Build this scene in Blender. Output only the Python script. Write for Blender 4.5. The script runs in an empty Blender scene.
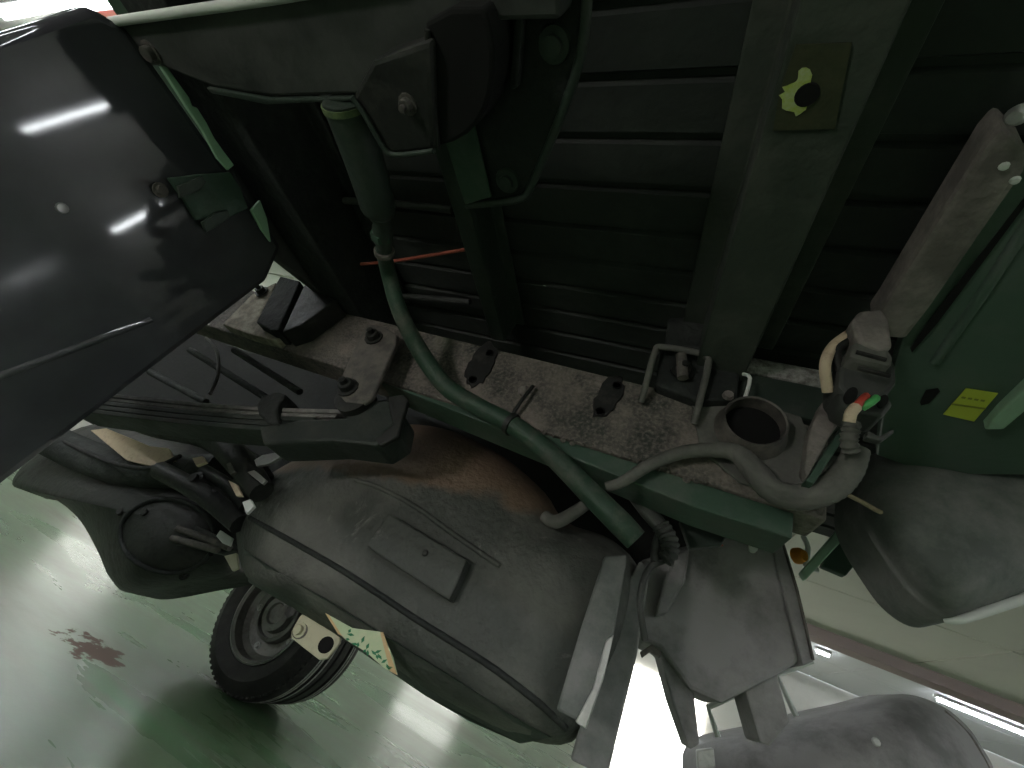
import bpy, bmesh, math, random
from mathutils import Vector, Matrix
random.seed(7)
scn = bpy.context.scene
COL = scn.collection
H = 0.66                                   # camera height above the workshop floor
FPX = 413.0                                # focal length in pixels of the 1024 wide frame
# world axes seen by the camera (rows: vehicle length X, vehicle width Y, height Z)
RM = Matrix(((0.90082704, -0.23023674, 0.36810555),
             (0.16685081, -0.59914607, -0.78306117),
             (0.40083845, 0.76682138, -0.5013118)))

# ------------------------------------------------------------------ camera
cd = bpy.data.cameras.new('camera'); cam = bpy.data.objects.new('camera', cd); COL.objects.link(cam)
cd.sensor_width = 36.0; cd.lens = 36.0 * FPX / 1024.0; cd.clip_start = 0.01; cd.clip_end = 100
cam.matrix_world = Matrix.Translation((0, 0, H)) @ RM.to_4x4()
scn.camera = cam

# ------------------------------------------------------------------ view and world
vs = scn.view_settings
vs.view_transform = 'Standard'; vs.look = 'None'; vs.gamma = 1.0; vs.use_curve_mapping = False
vs.exposure = 2.35
w = bpy.data.worlds.new('world'); scn.world = w; w.use_nodes = True
w.node_tree.nodes['Background'].inputs[0].default_value = (0.85, 0.92, 1.0, 1)
w.node_tree.nodes['Background'].inputs[1].default_value = 1.5
TUBE_POWER = 12.0
DOOR_POWER = 1.5
WINDOW_POWER = .6
WORK_POWER = 9.0

# ------------------------------------------------------------------ helpers
def ray(px, py):
    return RM @ Vector((px - 512.0, -(py - 384.0), -FPX))
def p(px, py, x=None, y=None, z=None):
    """point of the photograph's pixel on the plane X=x, Y=y or Z=z (metres from the camera)"""
    v = ray(px, py)
    s = x / v.x if x is not None else y / v.y if y is not None else z / v.z
    return v * s + Vector((0, 0, H))
def Vw(x, y, z): return Vector((x, y, z + H))

def finish(name, verts, faces, mat, parent=None, smooth=False, bevel=0.0, seg=2, sharp=40):
    vv = [Vector(v) for v in verts]
    lo = Vector((min(v.x for v in vv), min(v.y for v in vv), min(v.z for v in vv)))
    hi = Vector((max(v.x for v in vv), max(v.y for v in vv), max(v.z for v in vv)))
    c = (lo + hi) / 2
    me = bpy.data.meshes.new(name)
    me.from_pydata([v - c for v in vv], [], faces)
    bm = bmesh.new(); bm.from_mesh(me)
    bmesh.ops.remove_doubles(bm, verts=bm.verts, dist=1e-6)
    bmesh.ops.recalc_face_normals(bm, faces=bm.faces)
    if bevel:
        es = [e for e in bm.edges if len(e.link_faces) == 2 and e.calc_face_angle(0) > math.radians(25)]
        if es:
            res = bmesh.ops.bevel(bm, geom=es, offset=bevel, segments=seg, profile=0.5, affect='EDGES', clamp_overlap=True)
    if bevel and not smooth:
        for f in (res['faces'] if es else []): f.smooth = True
    else:
        for f in bm.faces: f.smooth = smooth
    if smooth or bevel:
        for e in bm.edges:
            if len(e.link_faces) == 2 and e.calc_face_angle(0) > math.radians(sharp): e.smooth = False
    bm.to_mesh(me); bm.free()
    me.materials.append(mat)
    o = bpy.data.objects.new(name, me); COL.objects.link(o); o.location = c
    if parent is not None:
        o.parent = parent
        o.matrix_parent_inverse = pworld(parent).inverted()
    return o
def pworld(o):
    m = o.matrix_basis.copy()
    if o.parent is not None:
        m = pworld(o.parent) @ o.matrix_parent_inverse @ m
    return m
def tag(o, label=None, cat=None, group=None, kind=None):
    if label: o['label'] = label
    if cat: o['category'] = cat
    if group: o['group'] = group
    if kind: o['kind'] = kind
    return o
def empty(name, loc, parent=None):
    o = bpy.data.objects.new(name, None); COL.objects.link(o); o.location = loc; o.empty_display_size = 0.1
    if parent is not None:
        o.parent = parent; o.matrix_parent_inverse = pworld(parent).inverted()
    return o

def prism(name, pts, vec, mat, parent=None, bevel=0.0, smooth=False):
    n = len(pts); vec = Vector(vec)
    v = [Vector(q) for q in pts] + [Vector(q) + vec for q in pts]
    f = [tuple(range(n)), tuple(range(2 * n - 1, n - 1, -1))]
    f += [(i, (i + 1) % n, n + (i + 1) % n, n + i) for i in range(n)]
    return finish(name, v, f, mat, parent, smooth, bevel)
def box(name, a, b, mat, parent=None, bevel=0.0):
    (x0, y0, z0), (x1, y1, z1) = a, b
    return prism(name, [Vw(x0, y0, z0), Vw(x1, y0, z0), Vw(x1, y1, z0), Vw(x0, y1, z0)], (0, 0, z1 - z0), mat, parent, bevel)
def catmull(pts, rr, sub):
    out, ro = [], []
    n = len(pts)
    for i in range(n - 1):
        p0, p1, p2, p3 = pts[max(i - 1, 0)], pts[i], pts[i + 1], pts[min(i + 2, n - 1)]
        for k in range(sub):
            t = k / sub
            out.append(0.5 * ((2 * p1) + (p2 - p0) * t + (2 * p0 - 5 * p1 + 4 * p2 - p3) * t * t + (3 * p1 - p0 - 3 * p2 + p3) * t ** 3))
            ro.append(rr[i] + (rr[i + 1] - rr[i]) * t)
    out.append(pts[-1]); ro.append(rr[-1])
    return out, ro
def tube(name, pts, r, mat, parent=None, seg=12, sub=5, ridge=0.0):
    pts = [Vector(q) for q in pts]
    rr = list(r) if isinstance(r, (list, tuple)) else [r] * len(pts)
    if sub > 1: pts, rr = catmull(pts, rr, sub)
    up = None; v = []; f = []
    for i, q in enumerate(pts):
        t = (pts[min(i + 1, len(pts) - 1)] - pts[max(i - 1, 0)]).normalized()
        if up is None:
            up = t.orthogonal().normalized()
        up = (up - t * up.dot(t)).normalized()
        s = t.cross(up)
        ri = rr[i] * (1 + (ridge if i % 2 else -ridge))
        for k in range(seg):
            a = 2 * math.pi * k / seg
            v.append(q + (up * math.cos(a) + s * math.sin(a)) * ri)
    for i in range(len(pts) - 1):
        for k in range(seg):
            f.append((i * seg + k, i * seg + (k + 1) % seg, (i + 1) * seg + (k + 1) % seg, (i + 1) * seg + k))
    f.append(tuple(range(seg))); f.append(tuple(range((len(pts) - 1) * seg, len(pts) * seg)))
    return finish(name, v, f, mat, parent, smooth=True, sharp=50)
def lathe(name, prof, org, axis, mat, parent=None, seg=24, closed=False, sharp=35):
    """prof: list of (radius, height along axis)"""
    org = Vector(org); ax = Vector(axis).normalized(); u = ax.orthogonal().normalized(); s = ax.cross(u)
    v, f, rings = [], [], []
    for (r, h) in prof:
        if r < 1e-6:
            rings.append([len(v)]); v.append(org + ax * h)
        else:
            rings.append(list(range(len(v), len(v) + seg)))
            v += [org + ax * h + (u * math.cos(2 * math.pi * k / seg) + s * math.sin(2 * math.pi * k / seg)) * r for k in range(seg)]
    pairs = list(zip(rings[:-1], rings[1:])) + ([(rings[-1], rings[0])] if closed else [])
    for a, b in pairs:
        for k in range(seg):
            k2 = (k + 1) % seg
            if len(a) == 1 and len(b) == 1: continue
            if len(a) == 1: f.append((a[0], b[k], b[k2]))
            elif len(b) == 1: f.append((a[k], b[0], a[k2]))
            else: f.append((a[k], a[k2], b[k2], b[k]))
    return finish(name, v, f, mat, parent, smooth=True, sharp=sharp)
def bolt(loc, axis, r, mat, parent, stud=True, name='bolt'):
    pr = [(0, 0), (r * 1.5, 0), (r * 1.5, r * .25), (r, r * .25), (r, r * 1.1), (r * .9, r * 1.2)]
    pr += [(r * .5, r * 1.2), (r * .5, r * 1.9), (0, r * 1.95)] if stud else [(0, r * 1.22)]
    return lathe(name, pr, loc, axis, mat, parent, seg=12, sharp=30)

class Pillow:
    """rounded body whose outline is given in photograph pixels at depth y0 and that bulges by dep metres towards the vehicle's middle"""
    def __init__(s, out, y0, dep, k=4.0, ctr=None, back=0.12, n=96):
        s.out = [Vector((a, b)) for a, b in out]; s.y0 = y0; s.dep = dep; s.k = k; s.back = back; s.n = n
        s.c = Vector(ctr) if ctr else sum(s.out, Vector((0, 0))) / len(out)
    def boundary(s):
        pts = [Vector((q.x, q.y, 0)) for q in s.out]; m = len(pts); res = []
        sub = max(2, s.n // m)
        for i in range(m):
            p0, p1, p2, p3 = pts[i - 1], pts[i], pts[(i + 1) % m], pts[(i + 2) % m]
            for j in range(sub):
                t = j / sub
                q = 0.5 * ((2 * p1) + (p2 - p0) * t + (2 * p0 - 5 * p1 + 4 * p2 - p3) * t * t + (3 * p1 - p0 - 3 * p2 + p3) * t ** 3)
                res.append(Vector((q.x, q.y)))
        return res
    def depth(s, t): return s.y0 - s.dep * math.sqrt(max(0.0, 1 - t ** s.k))
    def at(s, px, py, lift=0.0):
        q = Vector((px, py)) - s.c; b = s.boundary(); best = 1.0; m = len(b)
        for i in range(m):
            a, d = b[i] - s.c, b[(i + 1) % m] - b[i]
            den = q.x * d.y - q.y * d.x
            if abs(den) < 1e-9: continue
            t = (a.x * d.y - a.y * d.x) / den; u = (a.x * q.y - a.y * q.x) / den
            if t > 0 and -1e-6 <= u <= 1 + 1e-6: best = min(1.0, 1 / t); break
        return p(px, py, y=s.depth(best) - lift)
    def build(s, name, mat, parent):
        b = s.boundary(); m = len(b); ts = [1, .985, .96, .93, .89, .84, .78, .7, .6, .48, .34, .18]
        v, f = [], []
        for t in ts:
            for q in b:
                z = s.c + (q - s.c) * t; v.append(p(z.x, z.y, y=s.depth(t)))
        for i in range(len(ts) - 1):
            for k in range(m): f.append((i * m + k, i * m + (k + 1) % m, (i + 1) * m + (k + 1) % m, (i + 1) * m + k))
        ci = len(v); v.append(p(s.c.x, s.c.y, y=s.depth(0)))
        l = (len(ts) - 1) * m
        for k in range(m): f.append((l + k, l + (k + 1) % m, ci))
        b0 = len(v)
        for k in range(m):
            v.append(v[k] + Vector((0, s.back, 0)))
        for k in range(m): f.append((k, (k + 1) % m, b0 + (k + 1) % m, b0 + k))
        f.append(tuple(range(b0, b0 + m)))
        return finish(name, v, f, mat, parent, smooth=True, sharp=60)

# ------------------------------------------------------------------ materials
def nodes(name):
    m = bpy.data.materials.new(name); m.use_nodes = True
    return m, m.node_tree.nodes, m.node_tree.links, m.node_tree.nodes['Principled BSDF']
def rgb(c): return (c[0], c[1], c[2], 1)
def surf(name, base, second=None, amount=0.5, scale=8.0, rough=0.6, rough2=None, metal=0.0, bump=0.15, bscale=60.0, spec=0.4, grit=None, sharp=0.1):
    """base colour with noise-edged patches of a second colour (dust, wear, rust), fine relief"""
    m, N, L, b = nodes(name)
    tc = N.new('ShaderNodeTexCoord')
    geo = N.new('ShaderNodeNewGeometry')
    nz = N.new('ShaderNodeTexNoise'); nz.inputs['Scale'].default_value = scale * 1.7; nz.inputs['Detail'].default_value = 10; nz.inputs['Roughness'].default_value = .7
    L.new(geo.outputs['Position'], nz.inputs['Vector'])
    cr = N.new('ShaderNodeValToRGB')
    cr.color_ramp.elements[0].position = max(0.0, 1 - amount - sharp); cr.color_ramp.elements[1].position = min(1.0, 1 - amount + sharp)
    L.new(nz.outputs['Fac'], cr.inputs['Fac'])
    mx = N.new('ShaderNodeMix'); mx.data_type = 'RGBA'
    mx.inputs[6].default_value = rgb(base); mx.inputs[7].default_value = rgb(second or base)
    L.new(cr.outputs['Color'], mx.inputs[0])
    col = mx.outputs[2]
    n2 = N.new('ShaderNodeTexNoise'); n2.inputs['Scale'].default_value = bscale; n2.inputs['Detail'].default_value = 6
    L.new(geo.outputs['Position'], n2.inputs['Vector'])
    if grit:
        c2 = N.new('ShaderNodeValToRGB'); c2.color_ramp.elements[0].position = .45; c2.color_ramp.elements[1].position = .85
        L.new(n2.outputs['Fac'], c2.inputs['Fac'])
        m2 = N.new('ShaderNodeMix'); m2.data_type = 'RGBA'; m2.inputs[7].default_value = rgb(grit)
        L.new(c2.outputs['Color'], m2.inputs[0]); L.new(col, m2.inputs[6]); col = m2.outputs[2]
    L.new(col, b.inputs['Base Color'])
    if rough2 is not None:
        mr = N.new('ShaderNodeMapRange'); mr.inputs['To Min'].default_value = rough; mr.inputs['To Max'].default_value = rough2
        L.new(cr.outputs['Color'], mr.inputs['Value']); L.new(mr.outputs['Result'], b.inputs['Roughness'])
    else: b.inputs['Roughness'].default_value = rough
    b.inputs['Metallic'].default_value = metal
    b.inputs['Specular IOR Level'].default_value = spec
    if bump:
        bp = N.new('ShaderNodeBump'); bp.inputs['Strength'].default_value = min(1.0, bump * 1.8); bp.inputs['Distance'].default_value = 0.004
        L.new(n2.outputs['Fac'], bp.inputs['Height']); L.new(bp.outputs['Normal'], b.inputs['Normal'])
    return m
def emit(name, c, s):
    m, N, L, b = nodes(name)
    b.inputs['Base Color'].default_value = rgb(c); b.inputs['Emission Color'].default_value = rgb(c); b.inputs['Emission Strength'].default_value = s
    return m
M = {}
M['under'] = surf('black_undercoat', (.018, .021, .02), (.04, .043, .04), .42, 5, .75, bump=.5, bscale=90)
M['bed'] = surf('bed_undercoat', (.026, .03, .028), (.042, .047, .043), .4, 4, .6, bump=.35, bscale=45)
M['green'] = surf('green_paint', (.045, .085, .06), (.1, .12, .1), .42, 7, .45, .8, bump=.15)
M['dgreen'] = surf('dark_green_paint', (.034, .048, .039), (.07, .076, .067), .4, 9, .42, .75, bump=.2)
M['member'] = surf('sprayed_green_member', (.044, .054, .044), (.08, .088, .074), .45, 6, .6, .85, bump=.3, bscale=70)
M['sill'] = surf('lighter_green_sill', (.08, .125, .098), (.12, .15, .13), .42, 6, .5, .8, bump=.15)
M['lgreen'] = surf('light_and_lit_green', (.36, .55, .4), (.34, .46, .36), .4, 12, .45, .7, bump=.08)  # own colour of pale parts; on the tank strips it paints in light
M['dust'] = surf('dusty_rail', (.045, .048, .043), (.23, .195, .175), .5, 4.5, .75, .95, bump=.45, bscale=160, grit=(.26, .225, .2))
M['dustbar'] = surf('dust_caked_steel', (.15, .133, .125), (.27, .24, .225), .5, 9, .9, bump=.45, bscale=80)
M['dustpale'] = surf('pale_dusty_plate', (.22, .2, .165), (.42, .38, .3), .5, 30, .9, bump=.3)
M['steel'] = surf('dirty_steel', (.09, .085, .08), (.19, .17, .155), .5, 20, .55, .85, metal=.3, bump=.2)
M['dark'] = surf('dark_greasy_steel', (.018, .019, .018), (.05, .048, .043), .4, 10, .5, .8, bump=.3)
M['spring'] = surf('spring_steel', (.02, .027, .023), (.05, .052, .046), .4, 10, .55, .8, bump=.25)
M['springedge'] = surf('dusty_spring_edge', (.11, .105, .1), (.2, .19, .18), .5, 20, .7, bump=.2)
M['rubber'] = surf('black_rubber', (.013, .013, .013), (.05, .047, .043), .4, 14, .75, bump=.3)
M['hose'] = surf('green_hose', (.025, .055, .035), (.11, .115, .095), .42, 12, .55, .85, bump=.25)
M['conduit'] = surf('dusty_conduit', (.075, .08, .07), (.17, .162, .15), .5, 16, .8, bump=.3, sharp=.25)
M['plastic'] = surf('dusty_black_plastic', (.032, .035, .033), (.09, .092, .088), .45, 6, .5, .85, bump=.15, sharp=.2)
M['hazepale'] = surf('haze_lifted_plastic', (.16, .155, .158), (.3, .29, .295), .55, 5, .55, .85, bump=.15)  # black plastic coloured pale grey to imitate haze in front of it
M['cover'] = surf('dusty_hazed_cover', (.1, .115, .105), (.22, .22, .215), .5, 5, .5, .85, bump=.25)  # dust tones, with a pale lift for haze mixed into the colour
M['foil'] = surf('crinkled_foil', (.42, .41, .4), (.16, .15, .14), .5, 40, .35, .6, metal=.1, bump=1.0, bscale=60)
M['white'] = surf('white_metal', (.68, .7, .68), (.5, .52, .5), .3, 15, .45, bump=.05)
M['cream'] = surf('cream_zinc_steel', (.52, .5, .36), (.42, .4, .3), .4, 25, .4, .6, metal=.2, bump=.08)
M['orange'] = surf('amber_lens', (.75, .3, .03), (.6, .22, .02), .3, 30, .3, bump=.02)
M['red'] = surf('red_wire', (.55, .07, .045), (.4, .06, .04), .4, 30, .5, bump=.05)
M['redcable'] = surf('rust_red_cable', (.3, .075, .05), (.17, .05, .035), .4, 30, .6, bump=.05)
M['gwire'] = surf('green_wire', (.08, .42, .12), (.1, .3, .1), .4, 30, .5, bump=.05)
M['tape'] = surf('cream_tape', (.62, .5, .36), (.45, .33, .24), .4, 40, .7, bump=.2)
M['yellow'] = surf('yellow_sticker', (.62, .68, .08), (.55, .6, .12), .3, 30, .5, bump=.02)
M['ink'] = surf('sticker_ink', (.3, .34, .05), None, .3, 30, .6, bump=0)
M['paintchip'] = surf('yellow_green_primer', (.42, .5, .1), (.5, .56, .3), .5, 60, .6, bump=.2)
M['collar'] = surf('pale_green_collar', (.17, .22, .1), (.1, .14, .07), .5, 40, .6, bump=.2)
M['olive'] = surf('olive_patch', (.04, .046, .024), (.055, .056, .03), .5, 30, .6, bump=.3)
M['shadeblack'] = surf('painted_shade_black', (.006, .0065, .006), (.01, .011, .01), .4, 6, .8, bump=.3)  # near-black that paints deep shade onto the backing sheet
M['black'] = surf('black_void', (.003, .003, .003), None, .3, 10, .9, bump=0)
M['tyre'] = surf('tyre_rubber', (.02, .02, .02), (.045, .043, .041), .45, 8, .7, bump=.2)
M['tread'] = surf('highlit_tread', (.26, .26, .255), (.45, .45, .43), .5, 20, .8, bump=.2)  # pale colour paints highlights along the tread
M['rim'] = surf('grey_steel_rim', (.2, .195, .19), (.12, .11, .1), .4, 14, .4, .6, metal=.5, bump=.1)
M['rimlip'] = surf('bare_rim_lip', (.45, .45, .44), (.3, .3, .29), .4, 18, .35, metal=.6, bump=.05)
M['card'] = surf('pale_green_card', (.5, .6, .38), (.6, .62, .42), .4, 12, .6, bump=.02)
M['cardedge'] = surf('tan_card_edge', (.6, .42, .22), None, .4, 12, .6, bump=.02)
M['leafgreen'] = surf('green_print', (.03, .2, .09), None, .4, 12, .6, bump=.02)
M['wallp'] = surf('workshop_wall', (.64, .63, .59), (.58, .57, .53), .4, 1.2, .7, bump=.05)
M['ceil'] = surf('ceiling_panel', (.74, .72, .66), (.7, .68, .62), .4, .8, .7, bump=.03)
M['beam'] = surf('red_brown_beam', (.32, .25, .245), (.28, .22, .22), .4, 2, .7, bump=.03)
M['clay'] = surf('grey_ceiling_panel', (.66, .67, .69), (.62, .63, .65), .4, .8, .7, bump=.03)
M['tube'] = emit('fluorescent_tube', (.93, .97, 1.0), TUBE_POWER)
M['work'] = emit('work_light_panel', (1.0, .96, .9), WORK_POWER)
M['fixture'] = surf('lamp_housing', (.7, .7, .7), None, .4, 3, .5, bump=0)
M['day'] = emit('daylight', (1.0, .97, .9), DOOR_POWER)
M['pane'] = emit('daylit_pane', (1.0, .98, .93), WINDOW_POWER)

def tank_mat():
    m, N, L, b = nodes('glossy_black_tank')
    geo = N.new('ShaderNodeNewGeometry')
    n = N.new('ShaderNodeTexNoise'); n.inputs['Scale'].default_value = 6; n.inputs['Detail'].default_value = 7; L.new(geo.outputs['Position'], n.inputs['Vector'])
    cr = N.new('ShaderNodeValToRGB'); cr.color_ramp.elements[0].color = (.045, .045, .053, 1); cr.color_ramp.elements[1].color = (.085, .085, .096, 1)  # base lifted to blue-grey, imitating veil and sheen on black
    cr.color_ramp.elements[0].position = .35; cr.color_ramp.elements[1].position = .7
    L.new(n.outputs['Fac'], cr.inputs['Fac']); L.new(cr.outputs['Color'], b.inputs['Base Color'])
    b.inputs['Roughness'].default_value = .05; b.inputs['Specular IOR Level'].default_value = .5
    return m
M['tank'] = tank_mat()
def floor_mat():
    m, N, L, b = nodes('green_epoxy_floor')
    geo = N.new('ShaderNodeNewGeometry')
    def noise(sc, det=8, vec=None, dist=0):
        n = N.new('ShaderNodeTexNoise'); n.inputs['Scale'].default_value = sc; n.inputs['Detail'].default_value = det; n.inputs['Roughness'].default_value = .6
        n.inputs['Distortion'].default_value = dist
        L.new(vec or geo.outputs['Position'], n.inputs['Vector']); return n.outputs['Fac']
    def ramp(s, a, c):
        r = N.new('ShaderNodeValToRGB'); r.color_ramp.elements[0].position = a; r.color_ramp.elements[1].position = c; L.new(s, r.inputs['Fac']); return r.outputs['Color']
    def mix(f, a, c):
        x = N.new('ShaderNodeMix'); x.data_type = 'RGBA'; L.new(f, x.inputs[0])
        for s, q in ((6, a), (7, c)):
            if isinstance(q, tuple): x.inputs[s].default_value = rgb(q)
            else: L.new(q, x.inputs[s])
        return x.outputs[2]
    mp = N.new('ShaderNodeMapping'); mp.inputs['Rotation'].default_value = (0, 0, .5); mp.inputs['Scale'].default_value = (.5, 1.6, 1)
    L.new(geo.outputs['Position'], mp.inputs['Vector'])
    wear = ramp(noise(1.1, 6, mp.outputs[0], .4), .32, .7)
    col = mix(wear, (.055, .15, .06), (.15, .158, .115))
    col = mix(ramp(noise(7, 9, mp.outputs[0]), .45, .75), col, (.1, .125, .08))
    # the brown spill on the floor
    q = p(92, 648, z=-H)
    vm = N.new('ShaderNodeVectorMath'); vm.operation = 'DISTANCE'; vm.inputs[1].default_value = q; L.new(geo.outputs['Position'], vm.inputs[0])
    ad = N.new('ShaderNodeMath'); ad.operation = 'MULTIPLY_ADD'; ad.inputs[1].default_value = .5
    L.new(noise(6, 6), ad.inputs[0]); L.new(vm.outputs['Value'], ad.inputs[2])
    st = ramp(ad.outputs[0], .345, .36)
    col = mix(st, (.1, .065, .05), col)
    L.new(col, b.inputs['Base Color']); b.inputs['Specular IOR Level'].default_value = .28
    mr = N.new('ShaderNodeMapRange'); mr.inputs['To Min'].default_value = .22; mr.inputs['To Max'].default_value = .38
    L.new(wear, mr.inputs['Value'])
    sr = N.new('ShaderNodeMix'); sr.data_type = 'FLOAT'; sr.inputs[2].default_value = .85; L.new(st, sr.inputs[0]); L.new(mr.outputs['Result'], sr.inputs[3]); L.new(sr.outputs[0], b.inputs['Roughness'])
    bp = N.new('ShaderNodeBump'); bp.inputs['Strength'].default_value = .08; bp.inputs['Distance'].default_value = .01
    L.new(noise(9, 4), bp.inputs['Height']); L.new(bp.outputs['Normal'], b.inputs['Normal'])
    return m
M['floor'] = floor_mat()
def housing_mat():
    """black undercoat sprayed over a brown dusty body: the top stays bare with a ragged edge"""
    m, N, L, b = nodes('undercoated_housing')
    geo = N.new('ShaderNodeNewGeometry')
    sp = N.new('ShaderNodeSeparateXYZ'); L.new(geo.outputs['Position'], sp.inputs[0])
    n = N.new('ShaderNodeTexNoise'); n.inputs['Scale'].default_value = 14; n.inputs['Detail'].default_value = 8; L.new(geo.outputs['Position'], n.inputs['Vector'])
    n2 = N.new('ShaderNodeTexNoise'); n2.inputs['Scale'].default_value = 75; n2.inputs['Detail'].default_value = 7; L.new(geo.outputs['Position'], n2.inputs['Vector'])
    n3 = N.new('ShaderNodeTexNoise'); n3.inputs['Scale'].default_value = 5; n3.inputs['Detail'].default_value = 8; L.new(geo.outputs['Position'], n3.inputs['Vector'])
    a = N.new('ShaderNodeMath'); a.operation = 'MULTIPLY_ADD'; a.inputs[1].default_value = .08; L.new(n.outputs['Fac'], a.inputs[0]); L.new(sp.outputs['Z'], a.inputs[2])
    ax = N.new('ShaderNodeMath'); ax.operation = 'MULTIPLY_ADD'; ax.inputs[1].default_value = -.17; L.new(sp.outputs['X'], ax.inputs[0]); L.new(a.outputs[0], ax.inputs[2])
    cr = N.new('ShaderNodeValToRGB'); cr.color_ramp.elements[0].position = .95; cr.color_ramp.elements[1].position = .97
    L.new(ax.outputs[0], cr.inputs['Fac'])
    d = N.new('ShaderNodeValToRGB'); d.color_ramp.elements[0].position = .45; d.color_ramp.elements[1].position = .8
    d.color_ramp.elements[0].color = (.055, .06, .053, 1); d.color_ramp.elements[1].color = (.21, .205, .185, 1)
    L.new(n3.outputs['Fac'], d.inputs['Fac'])
    mx = N.new('ShaderNodeMix'); mx.data_type = 'RGBA'; L.new(cr.outputs['Color'], mx.inputs[0]); L.new(d.outputs['Color'], mx.inputs[6]); mx.inputs[7].default_value = (.17, .115, .08, 1)
    n4 = N.new('ShaderNodeTexNoise'); n4.inputs['Scale'].default_value = 9; n4.inputs['Detail'].default_value = 12; n4.inputs['Roughness'].default_value = .75; n4.inputs['Distortion'].default_value = .5; L.new(geo.outputs['Position'], n4.inputs['Vector'])
    c4 = N.new('ShaderNodeValToRGB'); c4.color_ramp.elements[0].position = .6; c4.color_ramp.elements[1].position = .74; L.new(n4.outputs['Fac'], c4.inputs['Fac'])
    m4 = N.new('ShaderNodeMix'); m4.data_type = 'RGBA'; L.new(c4.outputs['Color'], m4.inputs[0]); L.new(mx.outputs[2], m4.inputs[6]); m4.inputs[7].default_value = (.27, .26, .24, 1)
    L.new(m4.outputs[2], b.inputs['Base Color']); b.inputs['Roughness'].default_value = .62
    bp = N.new('ShaderNodeBump'); bp.inputs['Strength'].default_value = .8; bp.inputs['Distance'].default_value = .005
    L.new(n2.outputs['Fac'], bp.inputs['Height']); L.new(bp.outputs['Normal'], b.inputs['Normal'])
    return m
M['housing'] = housing_mat()

# ------------------------------------------------------------------ the workshop
CZ = 2.25                                   # ceiling height above the camera
X0, X1, Y0, Y1 = -11.0, 9.0, -7.0, 12.0
tag(box('floor', (X0, Y0, -H - .1), (X1, Y1, -H), M['floor']), kind='structure')
def wall(name, a, b): return tag(box(name, a, b, M['wallp']), kind='structure')
wall('wall_front', (X0 - .1, Y0, -H), (X0, Y1, CZ))
wall('wall_rear', (X1, Y0, -H), (X1 + .1, Y1, CZ))
wall('wall_near', (X0, Y0 - .1, -H), (X1, Y0, CZ))
wall('wall_far', (X0, Y1, -H), (X1, Y1 + .1, CZ))
# ceiling: panels side by side under a slab
ce = tag(box('ceiling', (X0, Y0, CZ + .02), (X1, Y1, CZ + .12), M['clay']), kind='structure')
yy = Y0
while yy < Y1 - .01:
    y2 = min(yy + 1.9, Y1); xx = X0
    while xx < X1 - .01:
        x2 = min(xx + 2.5, X1)
        box('ceiling_panel', (xx + .012, yy + .012, CZ - .005), (x2 - .012, y2 - .012, CZ + .02), M['ceil'] if yy < 8.1 else M['clay'], ce)
        xx = x2
    yy = y2
tag(box('trim_1', (X0, 8.15, CZ - .16), (X1, 8.5, CZ - .005), M['beam']), kind='structure')

def tube_lamp(a, b, label, up=(0, 0, 1), group='fluorescent tubes of the workshop'):
    a, b = Vector(a), Vector(b); d = (b - a).normalized(); up = Vector(up); s = d.cross(up).normalized(); up = s.cross(d)
    root = tag(empty('fluorescent_lamp', (a + b) / 2), label, 'lamp', group)
    o = up * .03
    prism('lamp_housing', [a + o - s * .05, b + o - s * .05, b + o + s * .05, a + o + s * .05], up * .04, M['fixture'], root, .006)
    tube('lamp_tube', [a + d * .02, b - d * .02], .018, M['tube'], root, seg=10, sub=1)
    return root
z = CZ - .08
tube_lamp(Vw(3.2, 9.35, z), Vw(3.42, 9.35, z), 'short fluorescent lamp end showing past the mud guard box')
tube_lamp(Vw(4.85, 9.35, z), Vw(7.6, 9.35, z), 'long fluorescent lamp on the ceiling past the reddish beam')
k = 0
for yrow in (-4.6, -2.4, 3.4, 6.0):
    for xs in (-9, -6, -3, 0, 3, 6) if yrow < 0 else (-9, -6, -3):
        tube_lamp(Vw(xs, yrow, z), Vw(xs + 2.4, yrow, z), 'ceiling fluorescent lamp in a row above the workshop floor', group='ceiling lamp rows')
tube_lamp(Vw(-5.4, .12, z), Vw(-3.8, .17, z), 'ceiling fluorescent lamp beyond the black tank beside a red pipe')
tag(tube('ceiling_pipe', [Vw(-10.5, .32, CZ - .07), Vw(-3.0, .36, CZ - .07)], .05, surf('red_pipe', (.5, .06, .05), None, bump=.02), None, 12, 1), 'red pipe running along the ceiling beside a lamp', 'pipe')
# wall lamps on the rear wall, which the tank's face mirrors
FN = Vector((math.cos(math.radians(9)), 0, -math.sin(math.radians(9)))); FO = Vw(-.75, 0, .42); EYE = Vector((0, 0, H))
def mirrored(px, py, x):
    v = ray(px, py); h = EYE + v * ((FO - EYE).dot(FN) / v.dot(FN)); m = v - 2 * v.dot(FN) * FN
    return h + m * ((x - h.x) / m.x)
tube_lamp(mirrored(22, 131, 8.8), mirrored(150, 92, 8.8), 'fluorescent lamp mounted on the rear wall, mirrored in the black tank', (1, 0, 0), 'wall lamps')
tube_lamp(mirrored(112, 232, 8.8), mirrored(164, 205, 8.8), 'fluorescent lamp mounted on the rear wall, mirrored in the black tank', (1, 0, 0), 'wall lamps')
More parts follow.
